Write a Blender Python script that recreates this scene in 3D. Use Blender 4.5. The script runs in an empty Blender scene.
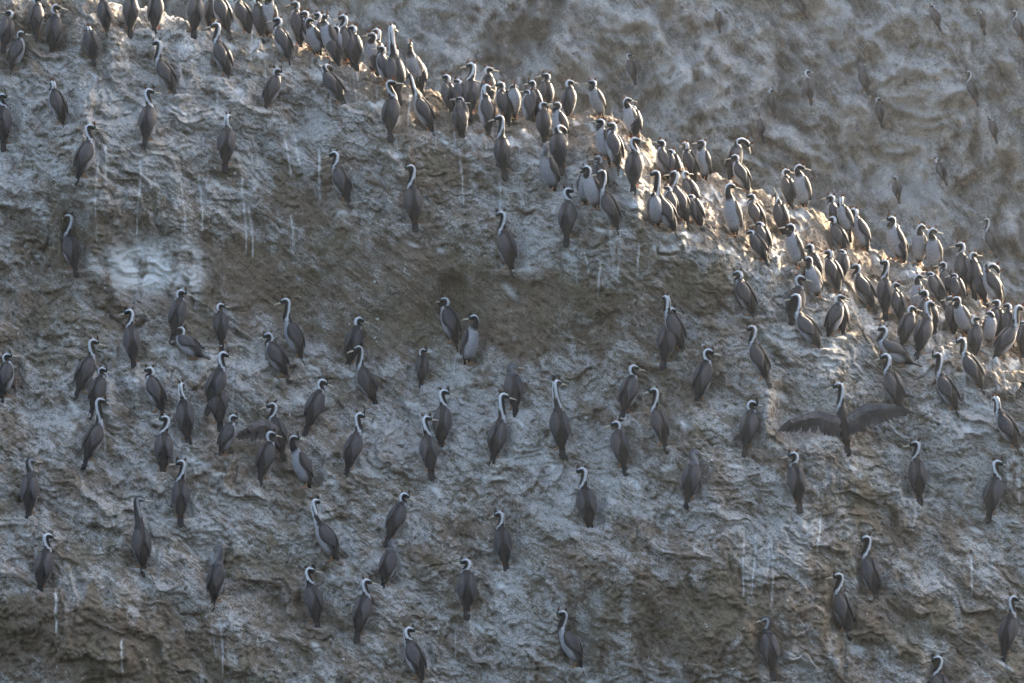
import bpy, math, random
import numpy as np
from mathutils import Vector, Matrix

# ------------------------------------------------------------------ camera, world, sun, exposure
W_PX, H_PX = 1024, 683
CAM_Y = -40.0
LENS = 147.66
F_PX = LENS / 36.0 * W_PX
SUN_AZ = math.radians(37)      # to the right of straight behind the rock
SUN_EL = math.radians(25)
scene = bpy.context.scene
col = scene.collection

cam_data = bpy.data.cameras.new('camera')
cam = bpy.data.objects.new('camera', cam_data)
col.objects.link(cam)
cam.location = (0, CAM_Y, 0)
cam.rotation_euler = (math.radians(90), 0, 0)
cam_data.lens = LENS
cam_data.sensor_width = 36.0
cam_data.clip_start = 0.5
cam_data.clip_end = 5000
cam_data.dof.use_dof = True
cam_data.dof.focus_distance = 42.0
cam_data.dof.aperture_fstop = 4.5
scene.camera = cam

world = bpy.data.worlds.new('World')
scene.world = world
world.use_nodes = True
wn = world.node_tree.nodes
wl = world.node_tree.links
bg = wn['Background']
sky = wn.new('ShaderNodeTexSky')
sky.sky_type = 'NISHITA'
sky.sun_disc = False
sky.sun_elevation = SUN_EL
sky.sun_rotation = SUN_AZ
wl.new(sky.outputs['Color'], bg.inputs['Color'])
bg.inputs['Strength'].default_value = 0.15
sky.dust_density = 6.5
sky.ozone_density = 0.3

sun_data = bpy.data.lights.new('sun', 'SUN')
sun_data.energy = 4.3
sun_data.angle = math.radians(0.5)
sun_data.color = (1.0, 0.83, 0.62)
sun = bpy.data.objects.new('sun', sun_data)
col.objects.link(sun)
sun_dir = Vector((math.sin(SUN_AZ) * math.cos(SUN_EL), math.cos(SUN_AZ) * math.cos(SUN_EL), math.sin(SUN_EL)))
sun.rotation_euler = sun_dir.to_track_quat('Z', 'Y').to_euler()
sun.location = sun_dir * 200

vs = scene.view_settings
vs.view_transform = 'Standard'
vs.look = 'None'
vs.gamma = 1.0
vs.use_curve_mapping = False
vs.exposure = 2.38
cy = scene.cycles
cy.max_bounces = 3
cy.diffuse_bounces = 2
cy.glossy_bounces = 1
cy.transmission_bounces = 1
cy.volume_bounces = 0
cy.use_adaptive_sampling = True
cy.adaptive_threshold = 0.02
cy.use_denoising = True

# ------------------------------------------------------------------ noise helpers (numpy)
rs = np.random.RandomState(7)
PERM = rs.permutation(256)
PERM = np.concatenate([PERM, PERM, PERM])
ANG = rs.rand(256) * 2 * math.pi
GX, GY = np.cos(ANG), np.sin(ANG)


def perlin(x, y, seed=0):
    x = x + seed * 17.31
    y = y + seed * 9.77
    xi = np.floor(x).astype(np.int64)
    yi = np.floor(y).astype(np.int64)
    xf = x - xi
    yf = y - yi
    u = xf * xf * xf * (xf * (xf * 6 - 15) + 10)
    v = yf * yf * yf * (yf * (yf * 6 - 15) + 10)

    def g(ix, iy, dx, dy):
        h = PERM[(PERM[ix & 255] + iy) & 255]
        return GX[h] * dx + GY[h] * dy
    a = g(xi, yi, xf, yf)
    b = g(xi + 1, yi, xf - 1, yf)
    c = g(xi, yi + 1, xf, yf - 1)
    d = g(xi + 1, yi + 1, xf - 1, yf - 1)
    return (a + u * (b - a)) * (1 - v) + (c + u * (d - c)) * v * 1.0


def fbm(x, y, octv=5, seed=0, gain=0.5):
    s = np.zeros_like(x)
    a = 1.0
    f = 1.0
    for i in range(octv):
        s += a * perlin(x * f, y * f, seed + i)
        a *= gain
        f *= 2.03
    return s * 1.5


def ridged(x, y, octv=4, seed=0, gain=0.5):
    s = np.zeros_like(x)
    a = 1.0
    f = 1.0
    for i in range(octv):
        s += a * (1 - np.abs(perlin(x * f, y * f, seed + i)) * 2.2)
        a *= gain
        f *= 2.1
    return s / (2 - 2 * gain ** octv) * 1.0


def sstep(a, b, x):
    t = np.clip((x - a) / (b - a), 0, 1)
    return t * t * (3 - 2 * t)


def blob(px, py, cx, cy, rx, ry, ang=0):
    c, s = math.cos(math.radians(ang)), math.sin(math.radians(ang))
    dx, dy = px - cx, py - cy
    u = (dx * c + dy * s) / rx
    v = (-dx * s + dy * c) / ry
    return np.exp(-(u * u + v * v) ** 1.5)


# ------------------------------------------------------------------ materials
def new_mat(name):
    m = bpy.data.materials.new(name)
    m.use_nodes = True
    return m, m.node_tree.nodes, m.node_tree.links, m.node_tree.nodes['Principled BSDF']


def rock_material(name, scale=1.0, angle=38, grey=0.0):
    m, n, l, p = new_mat(name)
    geo = n.new('ShaderNodeNewGeometry')
    att = n.new('ShaderNodeAttribute')
    att.attribute_name = 'stain'
    sep = n.new('ShaderNodeSeparateColor')
    l.new(att.outputs['Color'], sep.inputs[0])
    mp = n.new('ShaderNodeMapping')
    mp.inputs['Rotation'].default_value = (0, math.radians(angle), 0)
    mp.inputs['Scale'].default_value = (0.17 * scale, 0.6 * scale, 1.0 * scale)
    mp0 = n.new('ShaderNodeMapping')
    mp0.vector_type = 'POINT'
    # rotate first, then squeeze along the strata
    rot = n.new('ShaderNodeVectorRotate')
    rot.rotation_type = 'Y_AXIS'
    rot.inputs['Angle'].default_value = math.radians(-angle)
    l.new(geo.outputs['Position'], rot.inputs['Vector'])
    mp.inputs['Rotation'].default_value = (0, 0, 0)
    l.new(rot.outputs[0], mp.inputs['Vector'])
    n.remove(mp0)

    def noise(sc, det, rough, vec, typ='FBM', dist=0.0, lac=2.0):
        t = n.new('ShaderNodeTexNoise')
        t.noise_type = typ
        t.inputs['Scale'].default_value = sc
        t.inputs['Detail'].default_value = det
        t.inputs['Roughness'].default_value = rough
        t.inputs['Lacunarity'].default_value = lac
        t.inputs['Distortion'].default_value = dist
        l.new(vec, t.inputs['Vector'])
        return t.outputs[0]

    def math_(op, a, b=None, clamp=False):
        t = n.new('ShaderNodeMath')
        t.operation = op
        t.use_clamp = clamp
        for i, v in enumerate((a, b)):
            if v is None:
                continue
            if isinstance(v, (int, float)):
                t.inputs[i].default_value = v
            else:
                l.new(v, t.inputs[i])
        return t.outputs[0]

    def ramp(fac, lo, hi):
        t = n.new('ShaderNodeMapRange')
        t.interpolation_type = 'SMOOTHSTEP'
        t.inputs['From Min'].default_value = lo
        t.inputs['From Max'].default_value = hi
        l.new(fac, t.inputs['Value'])
        return t.outputs[0]

    def mix(fac, a, b):
        t = n.new('ShaderNodeMix')
        t.data_type = 'RGBA'
        if isinstance(fac, (int, float)):
            t.inputs[0].default_value = fac
        else:
            l.new(fac, t.inputs[0])
        for i, v in ((6, a), (7, b)):
            if isinstance(v, tuple):
                t.inputs[i].default_value = (*v, 1)
            else:
                l.new(v, t.inputs[i])
        return t.outputs[2]

    pos = geo.outputs['Position']
    mv = mp.outputs[0]
    att2 = n.new('ShaderNodeAttribute')
    att2.attribute_name = 'relief'
    sep2 = n.new('ShaderNodeSeparateColor')
    l.new(att2.outputs['Color'], sep2.inputs[0])
    broad = sep2.outputs[0]
    n_str = sep2.outputs[1]
    n_mid = noise(21.0, 4, 0.68, mv)
    n_fine = noise(62.0, 3, 0.75, mv)
    n_iso = noise(60.0 * scale, 3, 0.7, pos)
    # a loose net of pale dried strands
    wob = n.new('ShaderNodeTexNoise')
    wob.inputs['Scale'].default_value = 9.0 * scale
    wob.inputs['Detail'].default_value = 2
    l.new(pos, wob.inputs['Vector'])
    add = n.new('ShaderNodeVectorMath')
    add.operation = 'MULTIPLY_ADD'
    l.new(wob.outputs[1], add.inputs[0])
    add.inputs[1].default_value = (0.22 / scale, 0.22 / scale, 0.22 / scale)
    l.new(pos, add.inputs[2])

    def net(sc, lo, hi):
        vz = n.new('ShaderNodeTexVoronoi')
        vz.feature = 'DISTANCE_TO_EDGE'
        vz.inputs['Scale'].default_value = sc * scale
        l.new(add.outputs[0], vz.inputs['Vector'])
        return math_('SUBTRACT', 1.0, ramp(vz.outputs['Distance'], lo, hi))
    nets = math_('MAXIMUM', net(7.0, 0.005, 0.07), net(15.0, 0.01, 0.12))
    th = math_('ABSOLUTE', math_('SUBTRACT', noise(22.0, 2, 0.5, mv), 0.5))
    th = math_('SUBTRACT', 1.0, ramp(th, 0.004, 0.035))
    thread = math_('MAXIMUM', th, nets)
    thread = math_('MULTIPLY', thread, ramp(n_iso, 0.36, 0.58))
    # bare earth and rock
    base = mix(ramp(n_mid, 0.3, 0.7), (0.112, 0.082, 0.054), (0.225, 0.168, 0.116))
    base = mix(math_('MULTIPLY', ramp(broad, 0.45, 0.65), 0.55), base, (0.140, 0.120, 0.072))
    base = mix(math_('MULTIPLY', ramp(n_fine, 0.50, 0.72), 0.5), base, (0.26, 0.215, 0.165))
    base = mix(math_('MULTIPLY', ramp(n_iso, 0.56, 0.42), 0.35), base, (0.055, 0.043, 0.032))
    # warm reddish soil on the crowded shelf
    base = mix(math_('MULTIPLY', sep.outputs[2], 0.5), base, (0.25, 0.18, 0.12))
    if grey:
        base = mix(grey, base, (0.125, 0.121, 0.116))
    # guano wash: amount from the stain attribute broken up by noise
    dens = sep.outputs[0]
    brk = math_('ADD', math_('MULTIPLY', n_str, 0.36), math_('MULTIPLY', n_mid, 0.85))
    brk = math_('ADD', brk, math_('MULTIPLY', n_fine, 1.15))
    wash = math_('ADD', math_('SUBTRACT', brk, 1.47), math_('MULTIPLY', dens, 0.46))
    hard = ramp(wash, 0.02, 0.13)
    soft = ramp(wash, -0.32, 0.20)
    c = mix(math_('MULTIPLY', soft, 0.38), base, (0.36, 0.345, 0.315))
    c = mix(math_('MULTIPLY', hard, 0.62), c, (0.44, 0.43, 0.41))
    tfac = math_('MULTIPLY', thread, math_('MULTIPLY', math_('MULTIPLY', dens, 0.85), ramp(n_str, 0.36, 0.62)), True)
    c = mix(tfac, c, (0.50, 0.49, 0.47))
    # dark flecks scattered by noise
    dark_fleck = math_('MULTIPLY', ramp(n_iso, 0.46, 0.34), 0.7)
    c = mix(dark_fleck, c, (0.045, 0.037, 0.028))
    # droppings run down in thin white lines
    c = mix(math_('MULTIPLY', sep.outputs[1], ramp(n_iso, 0.10, 0.42)), c, (0.76, 0.76, 0.74))
    # small bright splashes
    spl = noise(15.0 * scale, 2, 0.5, pos)
    sp = math_('MULTIPLY', ramp(spl, 0.71, 0.76), 0.75)
    c = mix(sp, c, (0.62, 0.61, 0.58))
    l.new(c, p.inputs['Base Color'])
    p.inputs['Roughness'].default_value = 0.88
    p.inputs['Specular IOR Level'].default_value = 0.25
    hgt = math_('ADD', math_('MULTIPLY', n_mid, 0.9), math_('MULTIPLY', n_fine, 0.45))
    b = n.new('ShaderNodeBump')
    b.inputs['Strength'].default_value = 0.9
    b.inputs['Distance'].default_value = 0.065 / scale
    l.new(hgt, b.inputs['Height'])
    l.new(b.outputs[0], p.inputs['Normal'])
    return m


def plumage_material(name, spots=False, sheen=0.12):
    m, n, l, p = new_mat(name)
    att = n.new('ShaderNodeAttribute')
    att.attribute_name = 'plumage'
    tc = n.new('ShaderNodeTexCoord')
    t = n.new('ShaderNodeTexNoise')
    t.inputs['Scale'].default_value = 60
    t.inputs['Detail'].default_value = 4
    l.new(tc.outputs['Object'], t.inputs['Vector'])
    mr = n.new('ShaderNodeMapRange')
    mr.inputs['From Min'].default_value = 0.3
    mr.inputs['From Max'].default_value = 0.7
    mr.inputs['To Min'].default_value = 0.72
    mr.inputs['To Max'].default_value = 1.22
    l.new(t.outputs[0], mr.inputs['Value'])
    mx = n.new('ShaderNodeMix')
    mx.data_type = 'RGBA'
    mx.blend_type = 'MULTIPLY'
    mx.inputs[0].default_value = 1.0
    l.new(att.outputs['Color'], mx.inputs[6])
    l.new(mr.outputs[0], mx.inputs[7])
    out = mx.outputs[2]
    if spots:
        v = n.new('ShaderNodeTexVoronoi')
        v.inputs['Scale'].default_value = 55
        l.new(tc.outputs['Object'], v.inputs['Vector'])
        r = n.new('ShaderNodeMapRange')
        r.inputs['From Min'].default_value = 0.12
        r.inputs['From Max'].default_value = 0.32
        r.inputs['To Min'].default_value = 0.25
        r.inputs['To Max'].default_value = 1.0
        l.new(v.outputs['Distance'], r.inputs['Value'])
        m2 = n.new('ShaderNodeMix')
        m2.data_type = 'RGBA'
        m2.blend_type = 'MULTIPLY'
        m2.inputs[0].default_value = 1.0
        l.new(out, m2.inputs[6])
        l.new(r.outputs[0], m2.inputs[7])
        out = m2.outputs[2]
    l.new(out, p.inputs['Base Color'])
    p.inputs['Roughness'].default_value = 0.62
    p.inputs['Specular IOR Level'].default_value = 0.12
    p.inputs['Sheen Weight'].default_value = sheen
    p.inputs['Sheen Roughness'].default_value = 0.4
    return m


def plain_material(name, rgb, rough=0.6, sheen=0.0, translucent=None):
    m, n, l, p = new_mat(name)
    tc = n.new('ShaderNodeTexCoord')
    t = n.new('ShaderNodeTexNoise')
    t.inputs['Scale'].default_value = 45
    l.new(tc.outputs['Object'], t.inputs['Vector'])
    mx = n.new('ShaderNodeMix')
    mx.data_type = 'RGBA'
    l.new(t.outputs[0], mx.inputs[0])
    mx.inputs[6].default_value = (*[c * 0.7 for c in rgb], 1)
    mx.inputs[7].default_value = (*[min(1, c * 1.3) for c in rgb], 1)
    l.new(mx.outputs[2], p.inputs['Base Color'])
    p.inputs['Roughness'].default_value = rough
    p.inputs['Sheen Weight'].default_value = sheen
    p.inputs['Specular IOR Level'].default_value = 0.15
    if translucent:
        tr = n.new('ShaderNodeBsdfTranslucent')
        tr.inputs['Color'].default_value = (*translucent, 1)
        ms = n.new('ShaderNodeMixShader')
        ms.inputs[0].default_value = 0.5
        l.new(p.outputs[0], ms.inputs[1])
        l.new(tr.outputs[0], ms.inputs[2])
        l.new(ms.outputs[0], n['Material Output'].inputs['Surface'])
    return m


M_ROCK = rock_material('guano_stained_rock')
M_BACK = rock_material('far_rock', scale=0.75, angle=58, grey=0.85)
M_BODY = plumage_material('body_plumage')
M_WING = plumage_material('wing_plumage', spots=True)
M_TAIL = plain_material('black_feathers', (0.015, 0.014, 0.014), 0.65, 0.0)
M_BILL = plain_material('horn_bill', (0.46, 0.40, 0.32), 0.45)
M_FOOT = plain_material('orange_skin', (0.40, 0.25, 0.14), 0.55, translucent=(0.45, 0.17, 0.06))
M_CREST = plain_material('crest_feathers', (0.016, 0.013, 0.012), 0.6, 0.0, translucent=(0.30, 0.16, 0.07))
M_EYE = plain_material('dark_eye', (0.012, 0.010, 0.010), 0.15)

# ------------------------------------------------------------------ bird catalogue
# zone header lines start with '#'; each bird: head x y, tail x y, body yaw, head yaw code, style
CATALOGUE = """
# on the ledge in the top left corner
8 21 3 54 -20 L n
19 32 9 77 55 R n
34 -4 36 42 15 R n
54 4 51 60 15 R n
102 -8 109 38 -20 L n
131 -12 131 38 -10 L n
155 -12 154 37 20 R n
88 32 95 66 -20 l h
# scattered on the upper left slope
157 39 178 101 -50 L n
147 87 145 149 10 R n
52 80 67 132 -50 l n
0 93 4 152 10 R n
88 124 76 186 40 R n
68 213 77 278 -35 L n
276 67 264 114 40 R n
227 113 225 173 0 r n
334 150 352 209 -40 L n
329 66 347 110 -35 r b
411 164 416 232 -5 L n
502 211 514 277 -30 L n
# in the first ridge bunch by the top edge
197 -14 194 40 -10 L n
209 -14 211 22 0 L n
218 -16 231 40 -50 L n
238 -16 252 38 -40 L n
254 -5 263 42 -20 R n
272 -8 268 46 -150 L n
216 22 232 84 -45 L n
278 16 292 68 -50 L n
296 -2 303 52 -35 L n
# in the second ridge bunch from the left
307 8 316 50 -60 L n
309 19 323 63 -125 R n
325 14 337 66 -120 F n
320 21 322 60 -90 L n
341 3 354 58 -30 L n
353 19 357 66 -15 L n
337 30 351 69 -155 L n
334 52 341 72 -30 L h
# in the third ridge bunch from the left
375 7 378 62 0 L n
374 33 373 79 -165 L n
383 46 390 92 -50 L n
391 21 400 106 -15 r s
407 31 421 85 -150 F n
416 53 423 84 -20 L h
395 40 401 78 -30 L n
389 80 390 142 25 R n
408 70 437 138 -60 L u
# in the fourth ridge bunch from the left
447 73 452 118 -20 L n
457 83 462 120 -30 L h
472 61 470 122 0 L s
472 79 471 118 10 R h
487 66 488 117 10 R n
486 84 490 142 -60 r n
501 82 512 130 -35 L n
514 94 514 126 170 F h
459 107 461 138 -20 L h
462 119 464 143 20 R h
500 114 505 181 0 L n
# in the fifth ridge bunch from the left
534 87 540 125 -20 L n
530 94 530 132 -60 L h
550 75 546 116 -10 L n
564 80 568 120 20 R n
542 104 545 148 10 R n
560 110 566 149 -110 L n
562 130 562 176 10 r b
546 145 556 200 -125 l p
# in the sixth ridge bunch from the left
595 87 604 124 -145 L n
602 119 610 168 -120 L n
614 123 619 176 -50 L n
628 107 635 144 -150 R n
634 136 633 196 10 R n
633 119 637 146 -20 L h
# around the orange footed pair on the ridge
587 165 600 217 -150 L n
583 178 585 212 175 L h
600 160 604 202 -20 L n
602 169 621 237 -45 L n
567 188 566 247 22 R n
# in the seventh ridge bunch from the left
664 145 669 186 -60 L n
686 142 698 188 -40 l n
703 142 707 188 -130 L n
671 157 676 190 -20 L h
656 212 659 234 170 F h
656 170 680 240 -55 L n
667 185 673 232 -60 L h
676 170 690 231 -60 l n
684 171 699 217 -10 r n
699 221 704 234 -20 L h
# in the eighth ridge bunch from the left
742 146 728 186 30 R b
739 162 752 198 -50 L n
729 184 738 245 -140 R s
754 200 764 239 -40 L n
763 241 768 263 -30 L h
760 252 770 268 -30 L h
787 174 792 212 -20 R n
802 161 807 213 -140 R n
776 190 786 243 -15 l u
# in the ninth ridge bunch from the left
791 224 801 276 -130 L n
811 245 821 290 -10 L n
808 256 822 305 -150 L n
831 250 840 299 -35 l n
834 216 848 261 -30 l n
834 190 845 236 -50 L n
848 188 851 226 -120 r n
851 207 872 257 -100 l n
840 264 838 290 0 L h
857 263 877 316 -45 L n
800 275 789 332 22 R n
797 294 824 355 -45 L n
840 294 825 344 60 R n
843 306 844 340 -20 R h
739 270 757 323 -40 L n
753 325 770 388 -40 L n
# in the tenth ridge bunch from the left
892 211 904 262 -130 L n
902 222 907 263 -70 L n
920 224 919 272 -150 R n
934 224 937 276 -150 R n
887 259 885 321 0 L s
961 238 965 294 -10 L n
968 246 974 296 20 R n
896 282 901 328 -20 R n
918 276 917 322 -140 R n
925 289 937 341 -10 L n
930 301 915 361 30 R n
937 291 945 310 -20 L h
945 263 955 306 -30 L n
956 286 962 314 -20 L h
# in the right edge bunch below the ridge
960 307 972 342 -140 L n
953 307 955 342 -10 L n
975 322 975 363 30 R n
959 338 987 396 -40 L n
909 316 899 352 40 R n
886 327 922 366 -70 L c
887 354 904 416 -30 L n
939 353 960 418 -35 L n
1003 284 1003 309 -70 R b
982 286 987 308 0 R h
1020 304 990 366 50 R n
999 308 999 346 -20 L n
1010 310 1012 350 -10 L n
987 312 989 352 175 L h
1022 328 1022 362 10 L h
996 396 1022 455 -40 l n
# in the middle of the right slope
840 383 848 456 0 L w
752 401 744 457 20 R n
795 452 800 513 -8 L n
917 441 920 507 -5 L n
998 461 987 523 25 R n
# on the central slope
666 294 687 357 -50 l n
671 308 662 370 20 r n
708 349 694 408 30 R n
633 365 621 421 25 R n
655 387 667 454 -30 L n
617 421 626 476 -15 L n
556 380 563 459 -10 r n
583 468 591 535 -5 L n
694 449 686 509 22 R p
# in the left slope group
4 353 2 406 40 R n
92 338 75 400 30 R n
129 309 135 371 -5 L n
101 367 90 419 25 R n
98 399 84 469 30 R n
150 367 165 420 -55 L n
165 415 163 479 -10 L n
181 460 181 527 -5 L n
# in the huddle left of the dark hollow
180 290 172 345 10 R n
181 327 210 359 -55 L c
219 305 222 351 0 R n
286 298 306 366 -70 L s
268 332 291 384 -50 L n
222 352 207 415 20 R n
216 378 221 432 -20 L n
180 383 190 448 -10 r n
232 415 217 462 60 R n
322 379 304 436 22 R n
272 403 285 462 -25 L o
269 431 259 487 25 R n
293 435 314 496 -110 R n
# below the dark hollow
446 298 459 352 -50 L n
475 314 463 373 125 L n
358 317 346 372 15 R n
358 345 378 410 -35 L n
422 350 421 390 0 R d
511 364 516 418 -10 R p
503 394 491 467 15 R n
443 389 440 453 5 R n
425 416 432 480 -5 R n
359 412 345 478 25 R n
# on the bottom left slope
28 458 29 522 5 R k
46 533 39 597 10 R n
137 497 145 577 -20 R k
219 545 212 611 30 L p
404 492 385 547 25 R n
314 500 342 568 -75 r n
392 540 381 593 25 R p
308 568 319 632 -20 R n
365 580 356 643 20 R n
467 559 467 620 -5 L n
408 628 424 688 -50 R n
500 511 507 574 -5 L n
# on the bottom right slope
563 610 585 675 -80 L n
868 537 877 604 -25 L n
840 573 850 640 -35 L n
768 617 774 680 -10 L k
1014 596 1001 663 25 R n
940 658 946 722 -20 L n
# on the shaded back cliff
716 12 719 36 -10 L h
628 55 635 88 -20 R n
795 -4 806 22 -30 L n
932 8 939 34 -20 L n
977 14 983 38 -20 L h
1014 13 1022 47 -30 L n
806 72 810 108 10 R n
770 91 774 121 -10 R n
859 64 867 98 -20 R p
877 100 880 130 -20 R n
968 73 976 109 -20 L n
988 120 995 146 -20 L h
936 160 945 188 -30 R n
895 180 898 206 0 L n
986 220 994 260 -20 L n
757 112 763 146 -20 L p
"""
HEADYAW = {'L': -84, 'R': 84, 'l': -38, 'r': 38, 'F': 165}
BIRDS = []
zone = None
for line in CATALOGUE.strip().splitlines():
    if line.startswith('#'):
        zone = line[2:].strip()
        continue
    q = line.split()
    BIRDS.append(dict(hx=float(q[0]), hy=float(q[1]), tx=float(q[2]), ty=float(q[3]),
                      yaw=float(q[4]), head=q[5], style=q[6], zone=zone,
                      back=zone.endswith('back cliff')))

# ------------------------------------------------------------------ front rock: a wall field y = F(x, z)
CREST = [(-500, -190), (-60, -50), (60, -8), (150, 24), (210, 40), (270, 48), (340, 68), (400, 88), (450, 104), (520, 120), (600, 126),
         (650, 156), (700, 187), (760, 202), (800, 215), (850, 246), (900, 264), (960, 294), (1024, 318), (1120, 352), (1500, 480)]
CX = np.array([c[0] for c in CREST], float)
CY = np.array([c[1] for c in CREST], float)
NX, NV, NB = 1180, 800, 60
X0, X1, ZB = -7.2, 7.2, -4.6
NOM = F_PX / 42.0         # nominal px per metre used to lay out the rock


def to_px(x, z, y):
    d = y - CAM_Y
    return 512 + x * F_PX / d, 341.5 - z * F_PX / d


xs = np.linspace(X0, X1, NX)
# the crest: two rounds so that its depth and its height agree
ycrest = np.full(NX, 3.6)
for _ in range(3):
    k = F_PX / (ycrest - CAM_Y)
    pxc = 512 + xs * k
    zr = (341.5 - np.interp(pxc, CX, CY)) / k
    ycrest = 1.2 + 0.62 * (zr - ZB) * 0.55 + 0.4
zr = zr + 0.10 * fbm(xs * 0.9, xs * 0 + 3.3, 5, 40)
v = np.linspace(0, 1, NV)
X = np.repeat(xs[None, :], NV, 0)
Z = ZB + (zr[None, :] - ZB) * v[:, None]
PXn = 512 + X * NOM
PYn = 341.5 - Z * NOM
DC = (zr[None, :] - Z) * NOM                      # px below the crest

cot = np.full_like(X, 0.62)
wide = np.interp(PXn, [0, 300, 600, 800, 1024], [55, 50, 75, 135, 120])
cot += np.interp(PXn, [250, 450, 620], [0.75, 0.92, 1.18]) * (1 - sstep(0.45, 1.0, DC / wide))
cot += 1.4 * (1 - sstep(0.0, 0.10, DC / 90.0))
warp = 26 * fbm(X * 0.8, Z * 0.8, 3, 21)
PXw, PYw = PXn + warp, PYn + 20 * fbm(X * 0.9 + 4, Z * 0.9, 3, 25)
hollow = blob(PXw, PYw, 375, 292, 215, 62, 9)
cot -= 0.55 * hollow
cot -= 0.42 * blob(PXw, PYw, 90, 235, 150, 38, 4)
cot -= 0.55 * blob(PXw, PYw, 95, 640, 190, 62, 8)
cot -= 0.55 * blob(PXw, PYw, 690, 625, 170, 70, 6)
cot -= 0.5 * blob(PXw, PYw, 660, 270, 110, 30, 10)
cot -= 0.5 * blob(PXw, PYw, 575, 300, 70, 45, 20)
cot += 0.35 * blob(PXw, PYw, 300, 420, 330, 70, 4)
dz = (zr - ZB) / (NV - 1)
Y = np.cumsum(cot * dz[None, :], 0)
Y -= 2.6
# relief
lump = fbm(X * 0.55, Z * 0.6, 4, 3)
ca, sa = math.cos(math.radians(40)), math.sin(math.radians(40))
U = X * ca - Z * sa          # along the strata, down to the right
V = X * sa + Z * ca
wx = 0.30 * fbm(X * 1.6, Z * 1.6, 4, 51)
strata = ridged((U + wx) * 0.75, (V + wx) * 2.6, 4, 11)
strata_f = fbm((U + wx) * 2.0, (V + wx) * 10.5, 4, 17, 0.6)
crag = ridged(X * 1.7 + wx, Z * 1.5 + wx, 4, 29)
fine = fbm(X * 7, Z * 7, 4, 33, 0.58)
grain = fbm(X * 24, Z * 24, 2, 37, 0.6)
damp = 1 - 0.15 * (1 - sstep(0, 60, DC))         # calmer right on the crest
smooth_hollow = 1 - 0.75 * hollow
Y += damp * (0.22 * lump - 0.15 * (strata - 0.5) * smooth_hollow - 0.11 * (crag - 0.5) * (1 - 0.8 * hollow)
             + 0.036 * strata_f * smooth_hollow + 0.022 * fine * (1 - 0.85 * hollow) + 0.020 * grain * (1 - 0.5 * hollow))
# broken ledges: quantised steps following the strata
st = (V + 0.5 * wx + 0.12 * lump) * 1.9
saw = st - np.floor(st)
Y += 0.09 * (sstep(0.0, 0.85, saw) - sstep(0.85, 1.0, saw)) * sstep(-0.15, 0.35, fbm(X * 0.7 + 9, Z * 0.7, 3, 61)) * smooth_hollow * damp


def sample(grid, x, z):
    """bilinear lookup on the (v, x) grid"""
    fx = (x - X0) / (X1 - X0) * (NX - 1)
    i = int(min(max(fx, 0), NX - 2))
    a = fx - i
    zc = zr[i] * (1 - a) + zr[i + 1] * a
    fv = (z - ZB) / (zc - ZB) * (NV - 1)
    if fv > NV - 1:
        return None
    j = int(min(max(fv, 0), NV - 2))
    b = min(max(fv - j, 0), 1)
    return ((grid[j, i] * (1 - a) + grid[j, i + 1] * a) * (1 - b) +
            (grid[j + 1, i] * (1 - a) + grid[j + 1, i + 1] * a) * b)


def hit_front(px, py):
    """first point of the front rock along the ray through a pixel"""
    dx, dzv = (px - 512) / F_PX, (341.5 - py) / F_PX
    d = 34.0
    prev = d
    while d < 50:
        yv = sample(Y, dx * d, dzv * d)
        if yv is not None and yv - CAM_Y <= d:
            lo, hi = prev, d
            for _ in range(14):
                m_ = 0.5 * (lo + hi)
                yv = sample(Y, dx * m_, dzv * m_)
                if yv is not None and yv - CAM_Y <= m_:
                    hi = m_
                else:
                    lo = m_
            return Vector((dx * hi, hi + CAM_Y, dzv * hi))
        prev = d
        d += 0.03
    return None


# ------------------------------------------------------------------ back cliff: same kind of field, farther off
BNX, BNV = 560, 420
BX0, BX1, BZ0, BZ1 = -12.5, 13.5, -8.5, 8.2
bx = np.linspace(BX0, BX1, BNX)
bz = np.linspace(BZ0, BZ1, BNV)
BX, BZ = np.meshgrid(bx, bz)
bw = 0.5 * fbm(BX * 0.5, BZ * 0.5, 3, 71)
ca2, sa2 = math.cos(math.radians(60)), math.sin(math.radians(60))
BU = BX * ca2 - BZ * sa2
BV = BX * sa2 + BZ * ca2
BY = 26.0 + 0.42 * BZ - 0.06 * BX
BY += 0.9 * fbm(BX * 0.3, BZ * 0.22, 4, 73) - 0.60 * (ridged((BU + bw) * 0.32, (BV + bw) * 0.85, 4, 77) - 0.5)
BY += 0.26 * fbm((BU + bw) * 0.9, (BV + bw) * 3.2, 4, 79, 0.6) - 0.34 * (ridged(BX * 0.9 + bw, BZ * 0.8, 4, 81) - 0.5)
BY += 0.12 * fbm(BX * 3.4, BZ * 3.4, 4, 83, 0.6) - 0.10 * (ridged((BU + bw) * 1.6, (BV + bw) * 3.6, 3, 85) - 0.5)


def hit_back(px, py):
    dx, dzv = (px - 512) / F_PX, (341.5 - py) / F_PX
    d = 60.0
    while d < 75:
        x, z = dx * d, dzv * d
        i = int((x - BX0) / (BX1 - BX0) * (BNX - 1))
        j = int((z - BZ0) / (BZ1 - BZ0) * (BNV - 1))
        if 0 <= i < BNX and 0 <= j < BNV and BY[j, i] - CAM_Y <= d:
            return Vector((x, d + CAM_Y, z))
        d += 0.02
    return None


# ------------------------------------------------------------------ cormorant geometry
GREY = (0.066, 0.060, 0.061)
GREYD = (0.036, 0.032, 0.031)
PALE = (0.25, 0.25, 0.265)
WHITE = (0.50, 0.51, 0.53)
BLACK = (0.014, 0.013, 0.013)
TEAL = (0.03, 0.17, 0.18)
NRING = 14


def lerp3(a, b, t):
    return tuple(a[i] + (b[i] - a[i]) * t for i in range(3))


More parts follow.
